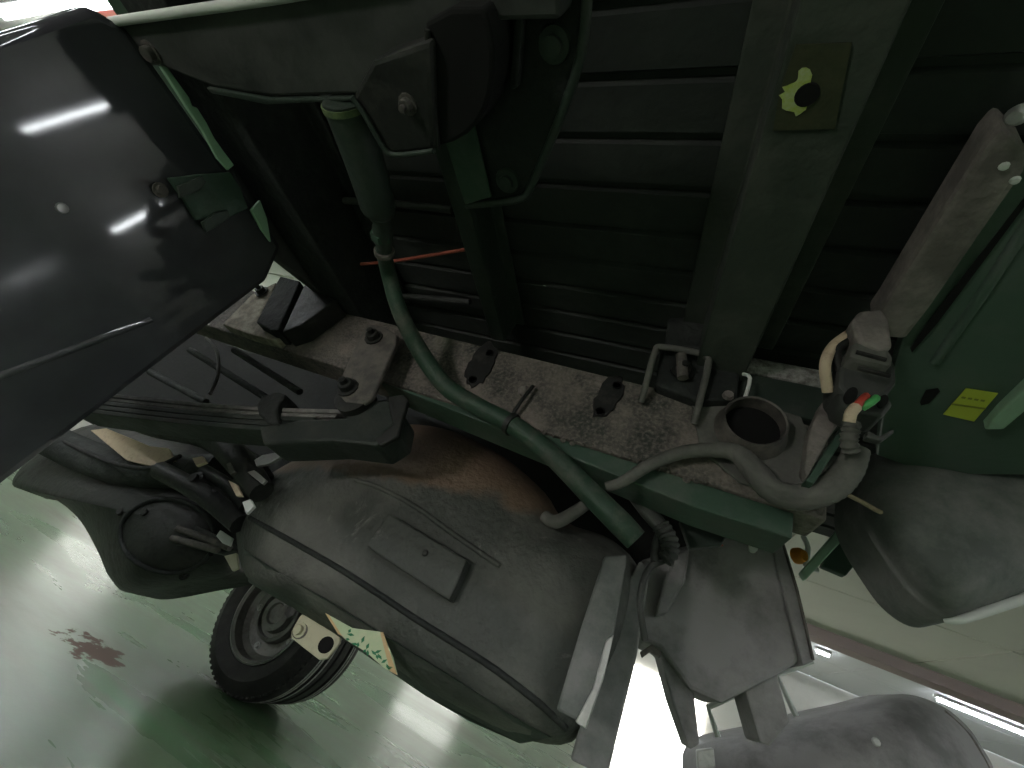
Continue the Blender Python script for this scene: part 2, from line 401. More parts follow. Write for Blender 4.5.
# work light standing on the floor on the near side of the truck
wl = tag(empty('work_light', (-.95, -1.3, 0)), 'low work light standing on the floor beside the truck', 'lamp')
def wbox(n_, a, b, m_, bv=.01): return prism(n_, [Vector((a[0], a[1], a[2])), Vector((b[0], a[1], a[2])), Vector((b[0], b[1], a[2])), Vector((a[0], b[1], a[2]))], (0, 0, b[2] - a[2]), m_, wl, bv)
wbox('lamp_foot', (-1.1, -1.4, 0), (-.8, -1.2, .03), M['dark'])
wbox('lamp_post', (-.97, -1.36, .03), (-.93, -1.32, .3), M['dark'])
wbox('lamp_head', (-1.12, -1.38, .28), (-.78, -1.31, .5), M['fixture'])
wbox('lamp_panel', (-1.1, -1.312, .3), (-.8, -1.305, .48), M['work'], .001)
# daylight openings
def opening(name, a, b):
    o = box(name, a, b, M['day'] if 'door' in name else M['pane']); return tag(o, kind='structure')
opening('door_1', (.2, 11.93, -H), (2.1, 11.99, .95))
opening('window_1', (-4.4, 11.93, -.3), (-2.9, 11.99, 1.0))
opening('window_2', (-10.99, 7.2, .1), (-10.93, 8.9, 1.5))

# ------------------------------------------------------------------ the truck
truck = tag(empty('truck', (-.2, .5, 0)), 'green truck seen from underneath, its frame and bed coated in black and dust', 'truck')
def part(o, label=None):
    if label: o['label'] = label
    return o

# bed floor: one pressed sheet with longitudinal ribs
prof = []
yb = -.62
while yb < 1.28:
    for dy, dz in ((0, .594), (.053, .594), (.057, .603), (.0645, .603)): prof.append((yb + dy, dz))
    yb += .0685
v, f = [], []
for xe in (-.98, .95):
    for (a, c) in prof: v.append(Vw(xe, a, c))
    for (a, c) in prof: v.append(Vw(xe, a, c + .012))
n = len(prof)
for i in range(n - 1):
    f.append((i, i + 1, 2 * n + i + 1, 2 * n + i)); f.append((n + i, 3 * n + i, 3 * n + i + 1, n + i + 1))
f += [(0, 2 * n, 3 * n, n), (n - 1, 2 * n - 1, 4 * n - 1, 3 * n - 1)]
for o_ in (0, 2 * n):
    for i in range(n - 1): f.append((o_ + i, o_ + n + i, o_ + n + i + 1, o_ + i + 1))
part(finish('bed_floor', v, f, M['bed'], truck), 'black ribbed underside of the cargo bed')

part(box('shade_slab', (-2.35, -.95, 1.3), (-1.15, 1.3, 1.7), M['green'], truck, .03), 'added slab out of view that shades the floor')  # unseen slab, added only to cast shade on the floor
# cross members under the bed (hat sections with flanges)
def member(x0, x1, y0, y1, zb, mat, label, fl=.035, zt=.589):
    pr = [(x0 - fl, zt), (x0 - fl, zt - .006), (x0, zt - .006), (x0 + .004, zb), (x1 - .004, zb), (x1, zt - .006), (x1 + fl, zt - .006), (x1 + fl, zt)]
    return part(prism('cross_member', [Vw(a, y0, c) for a, c in pr], (0, y1 - y0, 0), mat, truck, .003), label)
cm = member(.012, .095, -.5, .60, .50, M['member'], 'green hat-section cross member with a round hole')
# hole with chipped primer and an olive patch around it
def flat(name, pts, vec, mat, parent, bevel=0.0): return prism(name, pts, vec, mat, parent, bevel)
flat('patch_plate', [p(x, y, z=.499) for x, y in ((796, 44), (852, 42), (843, 86), (835, 128), (773, 130), (780, 90))], (0, 0, -.0015), M['olive'], cm)
chip = []
for i in range(40):
    a = 2 * math.pi * i / 40
    rx = 9 + 11 * max(0, math.cos(a - 2.9)) ** 1.2 + (6 if .45 < a / math.pi % 2 < 1.6 else 0) + random.uniform(-3, 3)
    if 1.38 * math.pi < a < 1.62 * math.pi: rx += 12
    chip.append((806 + rx * math.cos(a) * .95, 95 + rx * math.sin(a)))
flat('primer_chip', [p(x, y, z=.4975) for x, y in chip], (0, 0, -.001), M['paintchip'], cm)
q = p(807, 95, z=.4965)
lathe('bolt_hole', [(0, .001), (.0088, .001), (.0098, 0), (.0098, -.001), (.0085, -.001), (.0085, .0008), (0, .0008)], q, (0, 0, -1), M['black'], cm, 20)
member(-.412, -.37, .16, .66, .525, M['dgreen'], 'narrow dark green cross member', .02)
member(-.80, -.70, -.1, .66, .46, M['under'], 'black cross member above the tank', .03)
part(box('foil_wrap', (.088, .60, .525), (.24, .68, .565), M['foil'], truck, .012), 'crinkled silver foil strip over the frame rail')
part(box('spacer_block', (.088, .602, .458), (.23, .66, .525), M['dgreen'], truck, .004), 'dark green spacer block on the frame rail')

# frame rail
rail = empty('frame_rail', Vw(-.4, .63, .38), truck)
rail['label'] = 'dust-covered longitudinal frame rail'
ra, rb = -1.35, .215
def zt(x): return .452 - .018 * (x + .1)
def zb_(x): return .305 - .022 * (x + .1)
def railbox(name, fa, fb, y0, y1, mat, bevel):
    return prism(name, [Vw(ra, y0, fa(ra)), Vw(rb, y0, fa(rb)), Vw(rb, y0, fb(rb)), Vw(ra, y0, fb(ra))], (0, y1 - y0, 0), mat, rail, bevel)
railbox('rail_web', zb_, zt, .6, .672, M['dust'], .006)
part(prism('lower_flange', [Vw(-.55, .604, zb_(-.55)), Vw(.178, .604, zb_(.178)), Vw(.178, .604, .262), Vw(.06, .604, .262), Vw(-.2, .604, .285)], (0, .075, 0), M['green'], rail, .003), 'green lower flange')
# oval undercoat blobs and holes on the web
def onrail(px, py, lift=.0): return p(px, py, y=.6 - lift)
for cx, cy in ((481, 366), (608, 398)):
    pts = []
    for i in range(28):
        a = 2 * math.pi * i / 28
        r = (.72 + .28 * abs(math.cos(a)) ** 1.5) * (1 + random.uniform(-.12, .12))
        u_, v_ = 24 * math.cos(a) * r, 15 * math.sin(a) * r
        pts.append(onrail(cx + u_ * .5 + v_ * .87, cy - u_ * .87 + v_ * .5, -.001))
    flat('undercoat_blob', pts, (0, -.004, 0), M['rubber'], rail, .0012)
    for dx, dy in ((-8, 14), (9, -12)):
        lathe('web_hole', [(0, .0), (.008, .0), (.0085, .003), (.0065, .004), (.006, .001), (0, .001)], onrail(cx + dx, cy + dy, .002), (0, -1, 0), M['black'], rail, 16)
# round tube boss through the rail
q = onrail(749, 432, .0)
bs = part(lathe('tube_boss', [(.052, -.002), (.05, .008), (.0445, .016), (.0435, .034), (.042, .036), (.0395, .034), (.0395, .004), (.0, .004)], q, (0, -1, 0), M['steel'], rail, 32), 'round open tube boss')
lathe('boss_bore', [(0, .008), (.0393, .008), (.0393, .0095), (0, .0095)], q, (0, -1, 0), M['black'], rail, 32)
# dusty collar round the boss
flat('boss_plate', [onrail(x, y, -.001) for x, y in ((690, 400), (730, 398), (800, 418), (822, 470), (800, 500), (740, 485), (700, 452))], (0, -.006, 0), M['conduit'], rail, .003)
# clip with screw and cable tie
lathe('clip_screw', [(0, 0), (.011, 0), (.011, .006), (.006, .011), (0, .012)], onrail(524, 392), (0, -1, 0), M['dustbar'], rail, 10)
tube('clip_pin', [onrail(510, 418, .012), onrail(522, 400, .016), onrail(533, 386, .012)], .0035, M['dark'], rail, 8, 2)
# weld spatter dust ridge on the lower corner
for i in range(26):
    x = 468 + i * 9.5; y = 408 + i * 3.05 + random.uniform(-2, 2)
    if x > 706: break
    lathe('dust_lump', [(0, 0), (random.uniform(.003, .006), 0), (.002, .0025), (0, .003)], onrail(x, y), (0, -1, 0), M['dust'], rail, 7)

# U hoop with rubber mount on the rail
mt = empty('bed_mount', onrail(680, 380), truck); mt['label'] = 'bed mount with a U-shaped rod hoop and stud'
prism('mount_block', [p(x, y, y=.58) for x, y in ((662, 345), (712, 340), (742, 352), (738, 400), (700, 402), (655, 385))], (0, .05, 0), M['under'], mt, .006)
tube('hoop', [onrail(641, 402, .012), onrail(646, 384, .03), onrail(655, 352, .04), onrail(662, 347, .042), onrail(698, 353, .042), onrail(707, 358, .042), onrail(708, 366, .04), onrail(700, 400, .03), onrail(694, 424, .012)], .0055, M['conduit'], mt, 10, 5)
bolt(p(682, 372, y=.575), (0.1, -1, .1), .012, M['dark'], mt)
tube('mount_stud', [p(683, 378, y=.565), p(681, 355, y=.56)], .009, M['steel'], mt, 10, 1)
prism('mount_plate', [p(x, y, y=.565) for x, y in ((668, 318), (735, 312), (748, 345), (742, 366), (712, 350), (665, 345))], (0, .012, 0), M['under'], mt, .004)
# bent green foot on the member end and little clips
tube('clip_wire', [p(745, 398, y=.57), p(750, 378, y=.565), p(743, 374, y=.57)], .003, M['white'], mt, 8, 3)
lathe('clip_nut', [(0, 0), (.009, 0), (.007, .006), (0, .007)], p(728, 396, y=.575), (0, -1, 0), M['dustbar'], mt, 9)

# small bracket at the rail's front end, its plates catching light
fb = empty('spring_bracket', onrail(260, 310), truck); fb['label'] = 'bracket with two upright gusset plates on the rail'
prism('bracket_foot', [p(x, y, y=.575) for x, y in ((222, 324), (252, 294), (276, 282), (268, 300), (256, 322), (283, 334), (276, 341), (246, 333))], (0, .03, 0), M['dustpale'], fb, .003)
prism('gusset', [p(x, y, y=.55) for x, y in ((256, 322), (280, 276), (300, 281), (278, 330), (270, 330))], (0, .05, 0), M['under'], fb, .003)
prism('gusset', [p(x, y, y=.55) for x, y in ((282, 332), (306, 281), (336, 300), (300, 326))], (0, .05, 0), M['dark'], fb, .003)
bolt(p(262, 292, y=.57), (0, -1, 0), .011, M['dark'], fb)

# leaf spring with shackle
ls = empty('leaf_spring', p(280, 430, y=.6), truck); ls['label'] = 'leaf spring of stacked steel leaves'
def leaf(px0, px1, dz, th, y0, y1, mat=None):
    n = 14; top = []
    for i in range(n + 1):
        t = i / n
        px = px0 + (px1 - px0) * t
        # line of the main leaf's lower near edge in the photograph
        py = 394 + (px - 140) * .058 + 5 * math.sin(math.pi * (px - 100) / 300)
        top.append(p(px, py, y=.57) - Vector((0, 0, dz)))
    pts = top + [q - Vector((0, 0, th)) for q in reversed(top)]
    return prism('leaf', [q + Vector((0, y0 - .57, 0)) for q in pts], (0, y1 - y0, 0), mat or M['spring'], ls, .0015)
leaf(40, 350, .000, .009, .572, .64, M['springedge'])
leaf(40, 340, .0105, .008, .573, .64, M['springedge'])
leaf(60, 322, .020, .010, .571, .64)
leaf(80, 310, .0315, .010, .571, .64)
leaf(90, 286, .043, .010, .571, .64)
# eye and wrapped end block under the shackle
prism('spring_eye', [p(x, y, y=.566) for x, y in ((345, 417), (350, 402), (392, 398), (401, 412), (396, 434), (376, 446), (332, 441), (262, 444), (258, 426), (300, 419))], (0, .075, 0), M['spring'], ls, .006)
lathe('spring_bush', [(0, 0), (.028, 0), (.034, .008), (.034, .04), (0, .04)], p(362, 408, y=.59), (0, -1, 0), M['dark'], ls, 24)
prism('rebound_clip', [p(x, y, y=.56) for x, y in ((256, 405), (262, 395), (277, 391), (286, 394), (280, 402), (276, 412), (279, 424), (268, 424), (258, 414))], (0, .088, 0), M['under'], ls, .004)
prism('spring_end_plate', [p(x, y, y=.565) for x, y in ((386, 396), (404, 394), (408, 400), (398, 436), (380, 446), (374, 440), (392, 424))], (0, .012, 0), M['dark'], ls, .003)
sh = empty('shackle', p(362, 358, y=.55), truck); sh['label'] = 'shackle plate with two dusty bolts'
def shplate(y): return prism('shackle_plate', [p(x, y_, y=y) for x, y_ in ((366, 323), (384, 326), (397, 334), (396, 345), (372, 398), (362, 404), (345, 402), (336, 392), (340, 378))], (0, .012, 0), M['steel'], sh, .004)
shplate(.548)
bolt(p(374, 338, y=.548), (0.0, -1, .05), .0125, M['dark'], sh)
bolt(p(348, 388, y=.548), (0.0, -1, .05), .0135, M['dark'], sh)
lathe('shackle_pin', [(0, 0), (.012, 0), (.012, .1), (0, .1)], p(374, 336, y=.56), (0, 1, 0), M['dark'], sh, 14)

# hose with sleeve and fittings
hs = empty('filler_hose', p(400, 310, y=.5), truck); hs['label'] = 'green hose running along and below the rail'
def zc(px, py): return p(px, py, z=.42)
ho = [p(383, 248, z=.42), p(389, 275, y=.42), p(400, 312, y=.47), p(420, 351, y=.53), p(446, 386, y=.565), p(480, 408, y=.575), p(514, 426, y=.576), p(552, 455, y=.58), p(590, 493, y=.585), p(620, 523, y=.59), p(636, 540, y=.595)]
tube('hose', ho, [.0125, .0135, .0145, .016, .0165, .0165, .0165, .0165, .0175, .018, .0165], M['hose'], hs, 16, 6)
sl = tube('sleeve', [zc(344, 100), zc(350, 118), zc(368, 172), zc(378, 206), zc(379, 212)], [.026, .026, .0255, .025, .02], M['dgreen'], hs, 20, 3)
part(sl, 'dark green cylindrical sleeve')
lathe('sleeve_collar', [(0.02, -.002), (.0278, -.002), (.0278, .005), (.02, .005)], zc(345, 104), zc(368, 172) - zc(345, 104), M['collar'], hs, 20, closed=True)
tube('hose_fitting', [zc(379, 210), zc(381, 218), zc(381.5, 222), zc(382, 228), zc(383, 240), zc(384, 246), zc(385, 254)], [.016, .016, .012, .015, .015, .011, .013], M['dgreen'], hs, 12, 1)
lathe('fitting_nut', [(.01, 0), (.017, 0), (.017, .014), (.01, .014)], zc(381, 231), zc(383, 240) - zc(381, 231), M['green'], hs, 6, closed=True, sharp=20)
lathe('hose_clamp', [(.012, 0), (.0165, 0), (.0165, .008), (.012, .008)], zc(384, 250), zc(386, 262) - zc(384, 250), M['steel'], hs, 16, closed=True)
q0, q1 = p(511, 424, y=.576), p(517, 428, y=.576)
lathe('hose_clamp', [(.016, -.004), (.0195, -.004), (.0195, .005), (.016, .005)], q0, q1 - q0, M['dark'], hs, 16, closed=True)

# bracket assembly under the front of the bed: long pan, bolted plate, drum
hb = empty('carrier_beam', Vw(-.55, .1, .42), truck); hb['label'] = 'dusty sheet-metal carrier beam with a bright edge'
ZB = .42
prism('beam_pan', [p(x, y, z=ZB) for x, y in ((75, 27), (180, 12), (270, -1), (430, -30), (560, -60), (560, 20), (470, 22), (428, 60), (400, 96), (350, 95), (272, 97), (215, 88), (160, 66), (100, 70))], (0, 0, .035), M['plastic'], hb, .004)
tube('beam_edge', [p(76, 27, z=ZB - .003), p(180, 12, z=ZB - .003), p(270, -1, z=ZB - .003), p(400, -24, z=ZB - .003)], .0055, M['white'], hb, 10, 2)
prism('beam_flange', [p(x, y, z=ZB - .006) for x, y in ((205, 88), (268, 99), (352, 97), (358, 101), (266, 105), (212, 94))], (0, 0, .008), M['dgreen'], hb, .002)
for x, y in ((125, 38), (118, 62), (152, 52)): bolt(p(x, y, z=ZB), (0, 0, -1), .009, M['steel'], hb, False)
# dipped pocket with hardware
prism('beam_pocket', [p(x, y, z=ZB - .03) for x, y in ((352, 97), (364, 116), (384, 149), (396, 155), (434, 151), (430, 40), (372, 60))], (0, 0, .05), M['dark'], hb, .005)
tube('pocket_edge', [p(x, y, z=ZB - .034) for x, y in ((352, 97), (364, 114), (384, 148), (396, 155), (434, 151))], .003, M['dgreen'], hb, 8, 4)
bolt(p(408, 104, z=ZB - .03), (0, 0, -1), .007, M['steel'], hb)
bp_ = empty('bolted_plate', p(520, 100, z=.45), truck); bp_['label'] = 'black plate with a bent rim and bolts'
out = [(588, -20), (581, 55), (556, 128), (531, 186), (520, 197), (496, 203), (467, 205), (455, 170), (470, 100), (480, -20)]
prism('plate', [p(x, y, z=.45) for x, y in out], (0, 0, .01), M['under'], bp_, .003)
rim_ = [(588, -20), (581, 55), (556, 128), (531, 186), (522, 198), (496, 203), (466, 205)]
tube('plate_rim', [p(x, y, z=.447) for x, y in rim_], .005, M['dgreen'], bp_, 8, 3)
for x, y in ((555, 44), (508, 180)):
    lathe('plate_boss', [(0, 0), (.016, 0), (.015, .004), (.009, .005), (.009, .01), (0, .011)], p(x, y, z=.45), (0, 0, -1), M['dgreen'], bp_, 20)
prism('plate_web', [p(x, y, z=.446) for x, y in ((520, -10), (530, -10), (522, 84), (514, 86))], (0, 0, -.012), M['under'], bp_, .003)
prism('green_strip', [p(x, y, z=.444) for x, y in ((446, 140), (474, 118), (492, 196), (466, 204))], (0, 0, -.003), M['green'], bp_, .002)
# hanging half drum plate, dark
prism('drum_plate', [p(x, y, z=.40) for x, y in ((424, 22), (430, 80), (438, 147), (452, 143), (466, 135), (477, 124), (485, 110), (490, 95), (493, 75), (493, 52), (490, 30), (484, 8), (450, 8))], (0, 0, .05), M['black'], bp_, .004)
tube('drum_edge', [p(427, 30, z=.398), p(432, 90, z=.398), p(438, 148, z=.398)], .003, M['dark'], bp_, 8, 2)

# thin red brake cable under the bed
part(tube('brake_cable', [p(330, 258, z=.53), p(352, 264, z=.53), p(385, 262, z=.53), p(420, 257, z=.53), p(468, 249, z=.53)], .0035, M['redcable'], truck, 8, 4), 'thin rust-red cable')
for py_, a, b in ((204, 396, 452), (296, 404, 470)):
    part(tube('bed_pipe', [p(a - 90, py_ - 6, z=.57), p(a, py_, z=.57), p(b, py_ + 6, z=.57)], .007, M['plastic'], truck, 8, 2), 'thin grey pipe under the bed')

# left tank with a glossy face
ft = empty('fuel_tank', Vw(-.95, .2, -.1), truck); ft['label'] = 'large glossy black tank reflecting the lamps'
TX, TA = -.75, math.radians(9)
def tk(y, z, d=0.0):      # tank face leans so that it looks slightly downwards
    return Vw(TX + (z - .42) * math.tan(TA) - d, y, z)
face = [(.03, -.55), (.40, -.55), (.425, -.45), (.425, .36), (.39, .425), (.06, .425), (.03, .40)]
prism('tank_body', [tk(a, c) for a, c in face], (-.42, 0, 0), M['tank'], ft, .012)
# pressed swage lines on the face
for (a0, c0), (a1, c1) in (((.30, -.02), (.36, .18)), ((.19, -.25), (.33, -.2))):
    tube('swage', [tk(a0, c0, .003), tk((a0 + a1) / 2, (c0 + c1) / 2, .002), tk(a1, c1, .003)], .006, M['tank'], ft, 10, 3)
def tf(px, py, d=0.0):
    # pixel on the leaning face
    n = Vector((math.cos(TA), 0, -math.sin(TA))); o = tk(0, .42, d); r_ = ray(px, py); c = Vector((0, 0, H))
    return c + r_ * ((o - c).dot(n) / r_.dot(n))
# green bracket along the tank's upper edge, strips coloured bright as if lit
br = empty('tank_bracket', tf(210, 180), truck); br['label'] = 'notched green bracket along the tank edge with strips painted bright'
def strip(name, pts, mat, d=-.006, th=-.006): return prism(name, [tf(x, y, d) for x, y in pts], (-th, 0, 0), mat, br, .001)
strip('lit_strip', ((158, 66), (164, 66), (187, 98), (190, 106), (195, 108), (205, 124), (212, 138), (222, 152), (232, 165), (226, 170), (215, 158), (200, 130), (185, 108)), M['lgreen'])
strip('lit_strip', ((258, 200), (265, 218), (269, 242), (260, 230), (249, 210)), M['lgreen'])
strip('bracket_plate', ((166, 178), (200, 174), (228, 172), (238, 188), (246, 208), (228, 217), (210, 218), (194, 220), (182, 200)), M['green'])
strip('bracket_slot', ((176, 186), (200, 176), (204, 182), (198, 190), (178, 198)), M['dgreen'], -.013)
strip('bracket_slot', ((200, 222), (214, 212), (226, 210), (228, 218), (212, 228), (204, 232)), M['dgreen'], -.013)
bolt(tf(160, 190, -.004), (1, 0, 0), .007, M['steel'], ft, False, 'tank_bolt')
lathe('painted_glint', [(0, 0), (.007, 0), (.006, .003), (0, .004)], tf(62, 208), (1, 0, 0), M['rimlip'], ft, 12)  # bright disc standing for a small white reflection on the tank face
# inner side strip of the chassis above the tank
part(prism('side_web', [p(x, y, x=-.80) for x, y in ((190, 90), (238, 108), (330, 300), (282, 262), (240, 190), (222, 150))], (-.03, 0, 0), M['plastic'], truck, .004), 'dark web plate beside the tank')

# central housing, undercoated
PH = Pillow([(236, 532), (241, 500), (264, 478), (310, 452), (358, 432), (405, 424), (455, 432), (505, 458), (545, 493), (566, 522), (612, 540), (640, 575), (630, 640), (603, 695), (572, 742), (520, 738), (470, 715), (425, 690), (378, 658), (330, 626), (282, 597), (246, 576)], .86, .13, 5.0, (420, 570), .1)
hg = empty('wheel_housing', p(420, 560, y=.8), truck); hg['label'] = 'big rounded housing sprayed black over brown dust'
PH.build('housing_shell', M['housing'], hg)
def onh(pts, lift): return [PH.at(x, y, lift) for x, y in pts]
# raised rectangular plate
rp = [(365, 546), (389, 513), (467, 560), (449, 601)]
prism('raised_plate', onh(rp, .026), (0, .045, 0), M['housing'], hg, .004)
lathe('plate_dimple', [(0, 0), (.006, 0), (.004, .003), (0, .003)], PH.at(425, 553, .0262), (0, -1, 0), M['dark'], hg, 12)
tube('seam', onh(((250, 518), (270, 529), (300, 546), (340, 569), (380, 595), (416, 619), (456, 644), (496, 670), (540, 704), (566, 728)), .001), .005, M['under'], hg, 8, 3)
tube('ridge', onh(((355, 480), (380, 488), (416, 507), (445, 528), (469, 545), (500, 566)), .0), .005, M['housing'], hg, 8, 3)
prism('lower_skirt', onh(((243, 548), (268, 566), (330, 602), (395, 642), (450, 676), (512, 716), (552, 738), (520, 744), (470, 722), (425, 696), (378, 664), (330, 631), (282, 602), (248, 582)), .012), (0, .02, 0), M['dgreen'], hg, .003)
tube('overflow_pipe', [p(545, 517, y=.74), p(556, 522, y=.73), p(575, 512, y=.73), p(592, 500, y=.74)], [.012, .012, .011, .01], M['conduit'], hg, 12, 4)

# rear axle with round cover at the front
PA = Pillow([(12, 484), (40, 450), (90, 425), (150, 428), (205, 450), (245, 492), (247, 540), (236, 572), (190, 584), (131, 593), (110, 578), (97, 550), (77, 517), (46, 494)], 1.12, .2, 2.6, (160, 520), .1)
ax_ = empty('rear_axle', p(150, 520, y=1.05), truck); ax_['label'] = 'bulging black axle housing'
PA.build('axle_housing', M['dark'], ax_)
ring = []
for i in range(29):
    a = 2 * math.pi * i / 28
    u_, v_ = 52 * math.cos(a), 42 * math.sin(a)
    ring.append(PA.at(168 + u_ * .82 - v_ * .5, 536 + u_ * .35 + v_ * .85 * .9, .002))
tube('cover_rim', ring, .007, M['under'], ax_, 8, 1)
for x, y in ((146, 513), (122, 512), (185, 575)):
    bolt(PA.at(x, y, -.004), (.2, -1, 0), .009, M['dark'], ax_, False)
bk = empty('axle_bracket', PA.at(195, 540), truck); bk['label'] = 'small grey bracket with two rods'
YB = .93
prism('bracket_base', [p(x, y, y=YB) for x, y in ((168, 532), (184, 519), (228, 541), (234, 550), (222, 554), (186, 546), (172, 546))], (0, .03, 0), M['plastic'], bk, .003)
tube('bracket_rod', [p(178, 528, y=YB - .01), p(230, 548, y=YB - .01)], .008, M['steel'], bk, 10, 1)
tube('bracket_rod', [p(172, 538, y=YB - .01), p(218, 550, y=YB - .01)], .008, M['steel'], bk, 10, 1)
prism('bracket_tab', [p(x, y, y=YB - .02) for x, y in ((216, 536), (220, 530), (232, 538), (229, 546), (222, 543))], (0, .008, 0), M['white'], bk, .001)
prism('bracket_tab', [p(x, y, y=YB - .02) for x, y in ((224, 556), (236, 553), (238, 568), (232, 571))], (0, .008, 0), M['cream'], bk, .001)

# links, pipes and hardware between spring and axle
lk = part(tube('lower_link', [p(90, 398, y=.78), p(150, 424, y=.76), p(210, 436, y=.74), p(240, 462, y=.73), p(262, 492, y=.73)], [.03, .03, .032, .03, .024], M['dark'], truck, 14, 4), 'thick black lower link')
part(tube('shock_absorber', [p(30, 430, y=.95), p(120, 468, y=.93), p(222, 470, y=.9)], [.05, .05, .045], M['under'], truck, 18, 3), 'black tubular cross piece behind the spring')
part(tube('brake_line', [p(206, 338, y=.62), p(217, 352, y=.62), p(218, 374, y=.62), p(210, 394, y=.62)], .004, M['conduit'], truck, 8, 5), 'thin curved grey brake line')
part(tube('brake_hose', [p(60, 440, y=.9), p(110, 462, y=.86), p(150, 468, y=.82), p(180, 456, y=.8)], .006, M['rubber'], truck, 8, 5), 'thin black brake hose')
part(prism('spring_seat', [p(x, y, y=.85) for x, y in ((90, 430), (106, 428), (150, 446), (168, 448), (174, 460), (150, 466), (126, 460))], (0, .01, 0), M['tape'], truck, .002), 'pale brown plate behind the link')
for pts, mt_, nm in (
    (((254, 460), (262, 455), (278, 452), (282, 456), (268, 464), (256, 466)), 'rimlip', 'bright_clip'),
    (((247, 472), (254, 470), (266, 480), (262, 484)), 'rimlip', 'bright_clip'),
    (((242, 502), (250, 499), (254, 506), (246, 514)), 'white', 'white_tab'),
    (((228, 480), (236, 484), (242, 496), (236, 496)), 'tape', 'rust_tab'),
    (((192, 458), (202, 456), (206, 462), (196, 466)), 'tape', 'rust_tab'),
    (((226, 464), (230, 462), (236, 472), (230, 474)), 'steel', 'steel_tab')):
    prism(nm, [p(x, y, y=.70) for x, y in pts], (0, .008, 0), M[mt_], truck, .001)
for a, b, r_ in (((226, 452), (258, 500), .012), ((238, 448), (270, 478), .01), ((204, 470), (246, 506), .014), ((160, 470), (240, 524), .022)):
    tube('brake_pipe', [p(*a, y=.8), p((a[0] + b[0]) / 2 + 3, (a[1] + b[1]) / 2 - 3, y=.79), p(*b, y=.8)], r_, M['dark'], truck, 10, 3)
lathe('pipe_union', [(0, 0), (.018, 0), (.018, .02), (.01, .022), (.01, .03), (0, .03)], p(202, 482, y=.8), (0, -1, 0), M['dark'], truck, 16)
lathe('pipe_union', [(0, 0), (.014, 0), (.014, .02), (.008, .022), (0, .024)], p(216, 498, y=.8), (0, -1, 0), M['dark'], truck, 16)
# frame stays seen in the dark behind the spring
for a, b in (((190, 350), (270, 400)), ((234, 350), (300, 392)), ((150, 372), (206, 402))):
    part(tube('frame_stay', [p(*a, y=.74), p(*b, y=.74)], .009, M['under'], truck, 8, 1), 'thin black stay behind the spring')
part(prism('dark_backing', [Vw(a, 1.35, c) for a, c in ((-3.2, .04), (-.5, .04), (-.42, .27), (.06, .27), (.12, .42), (.33, .42), (.33, .8), (-3.2, .8))], (0, .02, 0), M['shadeblack'], truck, .002), 'added black sheet standing for the darkness behind the rail')  # black sheet put in where only darkness shows behind rail and spring

# strap with two holes and printed card below the housing
st = empty('strap_bracket', p(315, 634, y=.86), truck); st['label'] = 'cream steel strap with two oval holes'
YS = .855
so = [(299, 617), (303, 613), (309, 614), (325, 624), (340, 634), (340, 643), (327, 659), (319, 660), (306, 650), (291, 638), (291, 631)]
prism('strap', [p(x, y, y=YS) for x, y in so], (0, .006, 0), M['cream'], st, .002)
def oval(cx, cy, rx, ry, y, th, mat, nm, par):
    pts = []
    for i in range(20):
        a = 2 * math.pi * i / 20; u_, v_ = rx * math.cos(a), ry * math.sin(a)
        pts.append(p(cx + u_ * .6 - v_ * .8, cy - u_ * .8 - v_ * .6, y=y))
    return prism(nm, pts, (0, -th, 0), mat, par)
oval(300, 631, 9, 7, YS, .001, M['steel'], 'strap_hole', st)
oval(326, 645, 9.5, 7, YS, .001, M['black'], 'strap_hole', st)
bolt(p(300, 630, y=YS), (0, -1, 0), .009, M['cream'], st, False)
lathe('strap_nut', [(0, 0), (.012, 0), (.012, .01), (0, .012)], p(293, 612, y=YS), (0, -1, 0), M['dark'], st, 6)
cdp = empty('printed_card', p(360, 640, y=.88), truck); cdp['label'] = 'pale green and tan card with a dark green print'
cpts = [(325, 613), (352, 628), (382, 632), (393, 658), (397, 675), (384, 668), (366, 652), (346, 640), (340, 634)]
YC = min(PH.at(x, y).y for x, y in cpts) - .01
prism('card', [p(x, y, y=YC) for x, y in cpts], (0, .003, 0), M['card'], cdp)
prism('card_edge', [p(x, y, y=YC - .001) for x, y in ((325, 613), (329, 615), (342, 636), (338, 634))], (0, .002, 0), M['cardedge'], cdp)
prism('card_edge', [p(x, y, y=YC - .001) for x, y in ((380, 632), (383, 632), (397, 675), (390, 671))], (0, .002, 0), M['cardedge'], cdp)
for i in range(16):
    x, y = 349 + i * 2.6 + random.uniform(-2, 2), 634 + i * 2.1 + random.uniform(-3, 4); a = random.uniform(0, 6.28); l = random.uniform(4, 8)
    ca, sa = math.cos(a), math.sin(a)
    prism('print_leaf', [p(x + ca * u_ - sa * w_, y + sa * u_ + ca * w_, y=YC - .001) for u_, w_ in ((0, 0), (l * .4, 1.6), (l, .3), (l * .5, -1.4))], (0, .0005, 0), M['leafgreen'], cdp)

# conduit along the rail to the connector
cn = empty('wiring_conduit', p(800, 490, y=.56), truck); cn['label'] = 'dusty wiring conduit looping past the tube boss'
tube('conduit', [p(606, 487, y=.59), p(622, 482, y=.585), p(648, 466, y=.58), p(680, 453, y=.575), p(712, 450, y=.57), p(736, 453, y=.565), p(752, 468, y=.56), p(772, 490, y=.555), p(800, 497, y=.55), p(830, 488, y=.54), p(848, 470, y=.53), p(858, 448, y=.52)],
     [.007, .008, .009, .010, .011, .013, .016, .016, .0165, .017, .016, .013], M['conduit'], cn, 12, 8, .025)
tube('corrugated_end', [p(851, 452, y=.50), p(849, 440, y=.49), p(851, 428, y=.485), p(855, 412, y=.478)], [.009, .009, .009, .008], M['conduit'], cn, 10, 5, .12)
